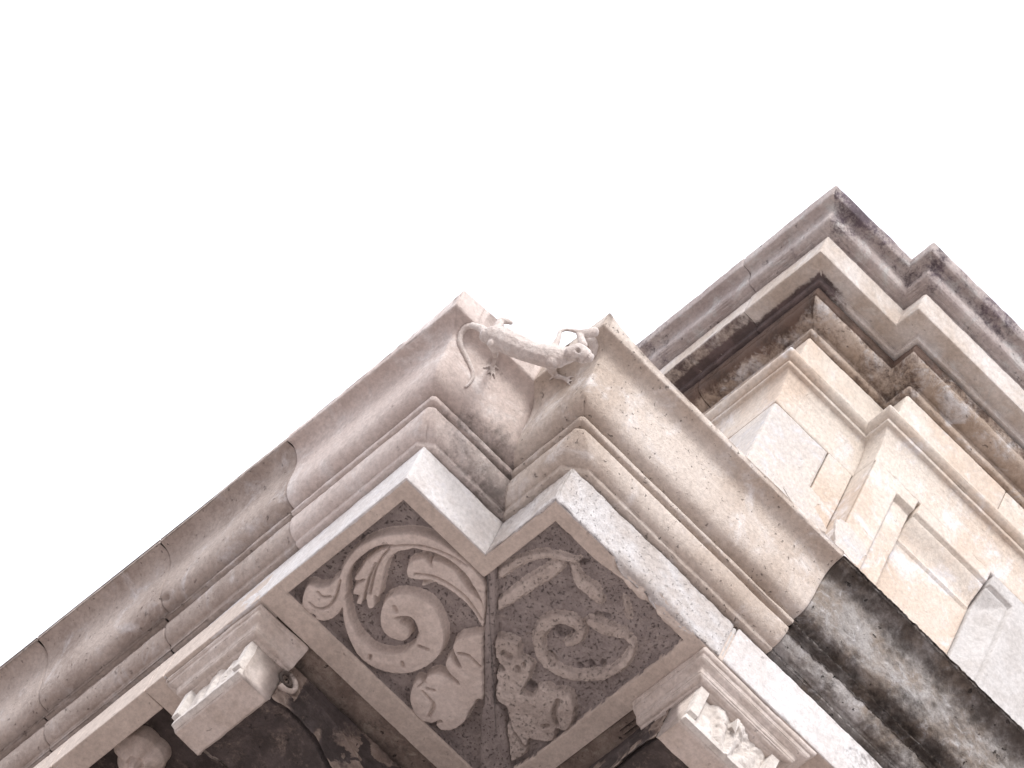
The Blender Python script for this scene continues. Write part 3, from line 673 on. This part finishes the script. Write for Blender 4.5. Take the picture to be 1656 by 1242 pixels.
# ================================================================== LIZARD
crown_bvh = []
for o in crown:
    me = o.data; crown_bvh.append(BVHTree.FromPolygons([v.co for v in me.vertices], [p.vertices for p in me.polygons]))
def drape(px, off=0.0, fallback=-.42):
    d = ray(px); dw = Vector((d[0], -d[1], d[2])).normalized(); ow = Vector(tuple(wv(C0)))
    best = None
    for t in crown_bvh:
        h = t.ray_cast(ow, dw)
        if h[0] is not None and (best is None or h[3] < best[3]): best = h
    if best is None or best[3] > 26: return bridge(px, fallback)
    p = best[0] - dw * off; return np.array([p.x, -p.y, p.z - H])
def bridge(px, c=-.42):               # upright plane through both lip corners
    d = ray(px); k = (c - (C0[0] + C0[1])) / (d[0] + d[1]); return C0 + d * k
Z0 = ((640, 460), 3.7636)
def zf(p): return (Z0[0][0] + p[0] / Z0[1], Z0[0][1] + p[1] / Z0[1])
rs = 1.0 / Z0[1] / 500.0; FAT = 1.13
bm = bmesh.new()
def tube(pts, rad, seg=10):
    """closed capsule chain"""
    pts = [Vector(tuple(wv(p))) for p in pts]; rad = [r * FAT for r in rad]
    for p, r in zip(pts, rad):
        bmesh.ops.create_icosphere(bm, subdivisions=2, radius=r, matrix=Matrix.Translation(p))
    for (a, ra), (b, rb) in zip(zip(pts[:-1], rad[:-1]), zip(pts[1:], rad[1:])):
        d = b - a; L = d.length
        if L < 1e-6: continue
        mt = Matrix.Translation((a + b) / 2) @ d.to_track_quat('Z', 'Y').to_matrix().to_4x4()
        bmesh.ops.create_cone(bm, cap_ends=True, segments=seg, radius1=ra, radius2=rb, depth=L, matrix=mt)
def zt(L, fn, sub=1):
    P = [fn(zf(p)) for p in L]; r = [p[2] * rs for p in L]; return P, r
BC = -.43
body = [(560, 312, 46), (600, 318, 62), (650, 332, 72), (720, 368, 70), (800, 402, 64), (880, 428, 62), (940, 440, 68), (985, 442, 62), (1030, 434, 50), (1070, 422, 44)]
tube(*zt(body, lambda p: bridge(p, BC)))
head = [(1070, 418, 42), (1110, 415, 54), (1145, 430, 48), (1172, 443, 30), (1188, 438, 20)]
tube(*zt(head, lambda p: bridge(p, BC - .03)))
tube(*zt([(555, 300, 30), (520, 268, 22), (470, 250, 19)], lambda p: bridge(p, BC)))
tl = [(470, 250, 19), (425, 262, 18), (395, 300, 17), (388, 345, 16), (400, 390, 16), (425, 430, 15), (448, 480, 14), (468, 530, 13), (470, 565, 12), (450, 600, 10), (425, 622, 7)]
tube(*zt(tl, lambda p: drape(p, .006)))
# hind legs
tube(*zt([(600, 300, 26), (625, 250, 24), (640, 222, 22), (675, 222, 18), (700, 232, 14)], lambda p: bridge(p, BC)))
leg = [bridge(zf((585, 360)), BC), bridge(zf((600, 395)), BC + .03), drape(zf((608, 440)), .012), drape(zf((590, 490)), .006)]
tube(leg, [26 * rs, 22 * rs, 13 * rs, 12 * rs])
for q in [(535, 505), (556, 545), (575, 575), (602, 572), (630, 520)]:
    tube([drape(zf((590, 488)), .006), drape(zf(((590 + q[0]) / 2 + 4, (488 + q[1]) / 2)), .004), drape(zf(q), .003)], [9 * rs, 7 * rs, 5 * rs])
tube(*zt([(530, 268, 16), (545, 300, 18), (560, 330, 24)], lambda p: bridge(p, BC)))
# fore legs: one arched to the lip, one on the cyma
tube(*zt([(950, 400, 32), (975, 360, 20), (992, 320, 13), (1000, 285, 11), (1035, 275, 10), (1080, 280, 11), (1115, 290, 16), (1160, 300, 26), (1205, 290, 30)], lambda p: bridge(p, -.428)))
tube(*zt([(1110, 290, 14), (1128, 330, 20), (1140, 370, 26)], lambda p: bridge(p, -.425)))
tube(*zt([(1170, 330, 30), (1200, 340, 36), (1215, 380, 34), (1215, 430, 22)], lambda p: drape(p, -.008)))
leg = [bridge(zf((950, 470)), BC), drape(zf((950, 520)), .02), drape(zf((975, 560)), .012), drape(zf((1020, 568)), .008), drape(zf((1045, 590)), .006)]
tube(leg, [34 * rs, 24 * rs, 15 * rs, 12 * rs, 10 * rs])
for q in [(935, 580), (1060, 612), (1075, 590), (1082, 560)]:
    st = (960, 560) if q[0] < 1000 else (1030, 575)
    tube([drape(zf(st), .006), drape(zf(q), .003)], [8 * rs, 5 * rs])
me = bpy.data.meshes.new('carved_lizard'); bm.to_mesh(me); bm.free()
liz = bpy.data.objects.new('carved_lizard', me); scn.collection.objects.link(liz)
rm = liz.modifiers.new('r', 'REMESH'); rm.mode = 'VOXEL'; rm.voxel_size = .0028
sm = liz.modifiers.new('s', 'SMOOTH'); sm.factor = .5; sm.iterations = 3
dg = bpy.context.evaluated_depsgraph_get(); me2 = bpy.data.meshes.new_from_object(liz.evaluated_get(dg))
liz.modifiers.clear(); liz.data = me2; me2.name = 'carved_lizard'
co = np.empty(len(me2.vertices) * 3); me2.vertices.foreach_get('co', co); co = co.reshape(-1, 3)
nr = np.empty(len(me2.vertices) * 3); me2.vertices.foreach_get('normal', nr); nr = nr.reshape(-1, 3)
dv = Vector(tuple(wv(C0)))
disp = .0022 * fbm(co, 55, 4, 5)
def dent(px, r, depth, c=BC - .06):
    p = wv(bridge(zf(px), c)); d = ray(zf(px)); dw = np.array([d[0], -d[1], d[2]]); dw /= np.linalg.norm(dw)
    v = co - p; t = (v @ dw)[:, None] * dw; dist = np.linalg.norm(v - t, axis=1)
    f = (1 - sst(r * .35, r, dist)) * (nr @ dw < 0.1); return -depth * f
disp = disp + dent((1108, 402), 19 * rs, .012) + dent((1104, 462), 19 * rs, .012)
for k in range(7): disp = disp + dent((1140 + k * 9, 470 - k * 9), 8 * rs, .004)
co = co + nr * disp[:, None]; me2.vertices.foreach_set('co', co.reshape(-1)); 
me2.polygons.foreach_set('use_smooth', [True] * len(me2.polygons)); me2.update()
a_ = me2.attributes.new('dirt_shade', 'FLOAT', 'POINT'); a_.data.foreach_set('value', (.02 + .25 * fbm(co, 16, 3, 6)).astype(np.float32))
me2.materials.clear(); me2.materials.append(M_LIZ); liz.parent = bld; liz.matrix_parent_inverse = bld.matrix_world.inverted()
liz['label'] = 'carved stone lizard clinging across the notch of the cornice'
def ball(name, px, r, c, parent, mat):
    bm = bmesh.new(); bmesh.ops.create_icosphere(bm, subdivisions=2, radius=r); me = bpy.data.meshes.new(name); bm.to_mesh(me); bm.free()
    me.materials.append(mat); o = bpy.data.objects.new(name, me); scn.collection.objects.link(o); p = wv(bridge(zf(px), c)); o.location = tuple(p)
    bpy.context.view_layer.update(); o.parent = parent; return o

# ================================================================== ATTIC STOREY BEHIND
X0, Y0, Y1, XP = 1.5, 1.578, 2.0, 1.373
att = empty('attic_storey', (3.2, 4.5, .7), 'cream limestone attic storey with stained cornice rising behind the corner at right', 'building')
ap = [(X0 + 3.2, Y0), (X0, Y0), (X0, Y1), (XP, Y1), (XP, 6.0)]
apth = Path(ap, 1)
if apth.n[0][1] > 0: apth = Path(ap, -1)
A1, A2, A3, A4 = apth.S[1:5]
slab('core', [(X0 + .12, Y0 + .12), (X0 + 3.2, Y0 + .12), (X0 + 3.2, 6.0), (X0 + .12, 6.0)], .6, 4.95, M_WALL, att)
def aA(x): return X0 + 3.2 - x
def aB(b): return A3 + (b - Y1)
def dtop(x, b, z, v, s):
    P = np.stack([x, b, z], -1); return .06 + .10 * (s > A1) + .14 * (s > A1) * sst(4.885, 4.93, z) + .42 * fbm(P, 3, 4, 44) + .10 * (s > A3)
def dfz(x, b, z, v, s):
    P = np.stack([x, b, z], -1); return -.06 + .34 * fbm(P, 2.0, 3, 47) + .62 * (s < A1) * (x < 2.8) * sst(4.595, 4.66, z) + .3 * np.exp(-((x - X0) ** 2 + (b - Y0) ** 2) / .05) * sst(4.62, 4.67, z) + .55 * sst(4.652, 4.660, z) * (.55 + .45 * (s < A1)) + .12 + .16 * np.exp(-((b - 1.95) / .15) ** 2)  # stains, plus a shadow gap painted dark along the top fillet
def dcl(x, b, z, v, s):
    P = np.stack([x, b, z], -1); return -.16 + .10 * fbm(P, 2.4, 3, 49)
jx = at((1187, 540), 1, Y0 - .2)[0]
prof_top = [(-.12, 4.856), (.190, 4.856), (.196, 4.868), (.212, 4.869)] + curve((.214, 4.872), (.292, 4.944), 'S', 10) + [(.302, 4.946), (.312, 4.992), (-.12, 5.0)]
prof_cor = [(-.12, 4.709), (.118, 4.709), (.120, 4.738), (.202, 4.738), (.202, 4.8545), (-.12, 4.8545)]
prof_bed = [(-.12, 4.592), (.010, 4.592), (.012, 4.606)] + curve((.014, 4.61), (.098, 4.655), 'ovolo', 10) + [(.100, 4.657), (.104, 4.664), (.104, 4.6995), (-.12, 4.700)]
prof_bnd = [(-.12, 4.558), (.0, 4.558), (.016, 4.562), (.020, 4.578), (.016, 4.5905), (-.12, 4.5905)]
prof_wal = [(-.12, 4.335), (0.0, 4.335), (0.0, 4.5565), (-.12, 4.5565)]
prof_cap = [(-.12, 4.06)] + [(.006, 4.06), (.008, 4.10)] + curve((.008, 4.11), (.040, 4.25), 'cavetto', 8) + [(.050, 4.252), (.050, 4.268)] + [(.058 + .022 * math.sin(t * math.pi / 8), 4.268 + .05 * t / 8) for t in range(9)] + [(.045, 4.322), (.03, 4.333), (-.12, 4.3335)]
for nm, pf, mt, dd, cuts, sd_ in (
    ('cornice_block', prof_top, M_ATTOP, dtop, (0, 1.2, aA(jx), A2, aB(2.9), A4), 200),
    ('corona_block', prof_cor, M_ATCOR, lambda x, b, z, v, s: -.10 + .75 * (1 - sst(.118, .165, np.maximum(Y0 - b, X0 - x))) * (s < A2) * np.exp(-(np.clip(b - Y0 + .1, 0, 9) / .16) ** 2) * (z < 4.74) + .45 * ((s < aA(jx + .02))) * (z < 4.76) + .14 * fbm(np.stack([x, b, z], -1), 3, 3, 51), (0, 1.3, aA(jx + .02), A2, aB(3.1), A4), 210),  # soot, and a shadow gap painted along the inner soffit edge
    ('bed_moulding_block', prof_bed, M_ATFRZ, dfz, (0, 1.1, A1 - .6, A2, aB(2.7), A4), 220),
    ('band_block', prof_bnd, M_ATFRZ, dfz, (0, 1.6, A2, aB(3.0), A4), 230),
    ('wall_block', prof_wal, M_ATTIC, dcl, (0, 1.5, A1 - .4, A2, aB(2.55), aB(3.3), A4), 240),
    ('cap_block', prof_cap, M_ATTIC, dcl, (0, 1.4, aA(1.93), A2, aB(2.9), A4), 250)):
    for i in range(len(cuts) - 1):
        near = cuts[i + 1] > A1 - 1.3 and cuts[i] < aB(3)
        block(nm, apth, cuts[i], cuts[i + 1], pf, mt, att, h=.014 if near else .05, ph=.010, r=.004, dirt_shade=dd, seed=sd_ + i, wear=.0028, rough=.0028 if mt is not M_ATTIC else .0018)
# fascia of the corona reads paler than its soffit
# ---- pedestal wall below the cap: separate ashlar blocks
def ashlar(name, x, b0, b1, z0, z1, mat, th=.14, seed=0, dirt_shade=-.1, label=None):
    return box(name, (x, b0 + .0012, z0 + .0012), (x + th, b1 - .0012, z1 - .0012), mat, att, r=.0045, seed=seed, dirt_shade=dirt_shade, label=label, h=.02)
def zb(px, x): p = at(px, 0, x); return p[1], p[2]
XW, XPI = X0 - .006, XP - .006
bJ, zJ = zb((1342, 729), XW)                     # corner of a joint in the recessed bay
_, zt1 = zb((1259.5, 636), XW)
box('ashlar_block', (X0 - .006, Y0 - .006, 3.55), (X0 + 1.0, bJ, zt1 - .05), M_ATTGREY, att, r=.014, h=.02, seed=3, dirt_shade=-.1, label='greyish patched block at the corner of the attic')
box('ashlar_block', (X0 - .006, Y0 - .006, zt1 - .0485), (X0 + 1.0, Y1 + .0, 4.0585), M_ATTIC, att, r=.005, h=.02, seed=4, dirt_shade=-.1)
ashlar('ashlar_block', XW, bJ, Y1 - .008, 3.55, zt1 - .05, M_ATTIC, seed=5)
box('ashlar_block', (X0 - .006, Y0 - .006, .62), (X0 + 1.0, Y1, 3.548), M_WALL, att, r=.005, h=.08)
# projecting pier with sunk moulded panel
bE, zE = zb((1413.8, 729), XPI)                  # left arris of the pier, joint below the cap
bP, zP = zb((1491, 805), XPI)                    # joint corner
pb0, pz0 = zb((1451, 800), XPI)                  # top left of the sunk frame
pb1, pz1 = zb((1640, 970), XPI)                  # top right of the sunk frame
ztop = pz0; bR = pb1
blkL = at((1415, 915), 0, XPI)
print('pier', bE, zE, bP, zP, pb0, pz0, pb1, pz1, 'bJ', bJ, zJ, zt1)
Yp = Y1 - .006
zc = zP + .003
box('pier_block', (XPI, Yp, zc + .0015), (X0 + .3, 6.0, 4.0585), M_ATTIC, att, r=.004, h=.03, seed=8, dirt_shade=-.12)
# block left of the joint with the unfinished recess
def frame_block(name, b0, b1, z0, z1, recess, mat, seed, label=None):
    """front as a height field; recess(B,Z)->depth"""
    bs_ = np.arange(b0, b1 + .001, .006); zs_ = np.arange(z0, z1 + .001, .006); BB, ZZ = np.meshgrid(bs_, zs_, indexing='ij')
    P3 = np.stack([BB * 0 + 5, BB, ZZ], -1)
    dep = recess(BB, ZZ) + .0015 * fbm(P3, 14, 4, seed) + .0008 * fbm(P3, 60, 2, seed)
    e = np.minimum.reduce([BB - b0, bs_[-1] - BB, ZZ - z0, zs_[-1] - ZZ]); dep = dep + .004 * (1 - sst(0, .006, e))
    e0 = (e < 1e-6); dep = np.where(e0, .09, dep)
    V = np.stack([XPI + dep, BB, ZZ], -1)
    return mesh_obj(name, V, [f[::-1] for f in quads(*BB.shape)], mat, att, -.12 + .06 * fbm(P3, 4, 3, seed + 3), label=label)
zlow = 2.9
frame_block('pier_block', Yp + .001, bP - .0015, zlow, zc - .0015, lambda B, Zz: .028 * sst(-.004, .004, np.minimum(B - pb0, ztop - Zz)) * (1 - .35 * np.clip(fbm(np.stack([B, Zz, B * 0], -1), 12, 3, 3) + .3, 0, 1)), M_ATTIC, 301, 'pitted pier block with an unfinished sunk corner')
mesh_obj('pier_side', np.array([(XPI, Yp, zlow), (X0 + .2, Yp, zlow), (X0 + .2, Yp, 4.058), (XPI, Yp, 4.058)], float), [(3, 2, 1, 0)], M_ATTIC, att, -.12, smooth=False)
w1, w2 = .075, .030
def mould(B, Zz):
    # distance inside the outer edge of the frame (right and top sides)
    d = np.minimum(bR - B, ztop - Zz)
    r = .015 * sst(-.002, .002, d) + .046 * np.sin(np.clip(d / .125, 0, 1) * math.pi / 2 + 0) ** 1.5 * (d > 0) - .010 * sst(.122, .128, d) + .018 * sst(.136, .140, d) + .012 * np.exp(-(d / .004) ** 2) + .010 * np.exp(-((d - .130) / .005) ** 2)
    return r
bS = bR - .128
frame_block('pier_block', bP + .0015, bS - .0015, zlow, zc - .0015, mould, M_ATTIC, 311, 'cream pier block with a moulded sunk panel')
frame_block('pier_block', bS + .0015, 3.3, zlow, zc - .0015, mould, M_MORT, 312, 'greyish pier block where the panel moulding turns down')
frame_block('pier_block', 3.303, 6.0, zlow, zc - .0015, lambda B, Zz: 0 * B, M_ATTGREY, 321)
box('pier_base', (XPI, Yp, .62), (X0 + .3, 6.0, zlow - .002), M_WALL, att, r=.005, h=.1)
def plate(name, pts, x, th, mat):
    P = [at(p, 0, x) for p in pts]; Q = []
    for a, b_ in zip(P, P[1:] + P[:1]):
        for t in np.arange(0, 1, .1):
            q = a * (1 - t) + b_ * t; k = .022 * fbm(q[None] * 1.0, 22, 3, 4)[0]; Q.append((q[1] + k, q[2] - k))
    n = len(Q); V = [(x - th, *q) for q in Q] + [(x + .01, *q) for q in Q]
    F = [tuple(range(n))[::-1]] + [(i, (i + 1) % n, (i + 1) % n + n, i + n) for i in range(n)]
    return mesh_obj(name, np.array(V), F, mat, att, 0, smooth=False)
plate('mortar_patch', [(1268, 792), (1290, 785), (1312, 790), (1326, 806), (1318, 824), (1330, 845), (1345, 870), (1300, 850)], XW, .002, M_ATTGREY)
plate('mortar_patch', [(1352, 838), (1372, 852), (1398, 880), (1402, 900), (1385, 915), (1350, 880)], XPI, .002, M_ATTGREY)
print('verts', sum(len(o.data.vertices) for o in scn.objects if o.type == 'MESH'), 'faces', sum(len(o.data.polygons) for o in scn.objects if o.type == 'MESH'))
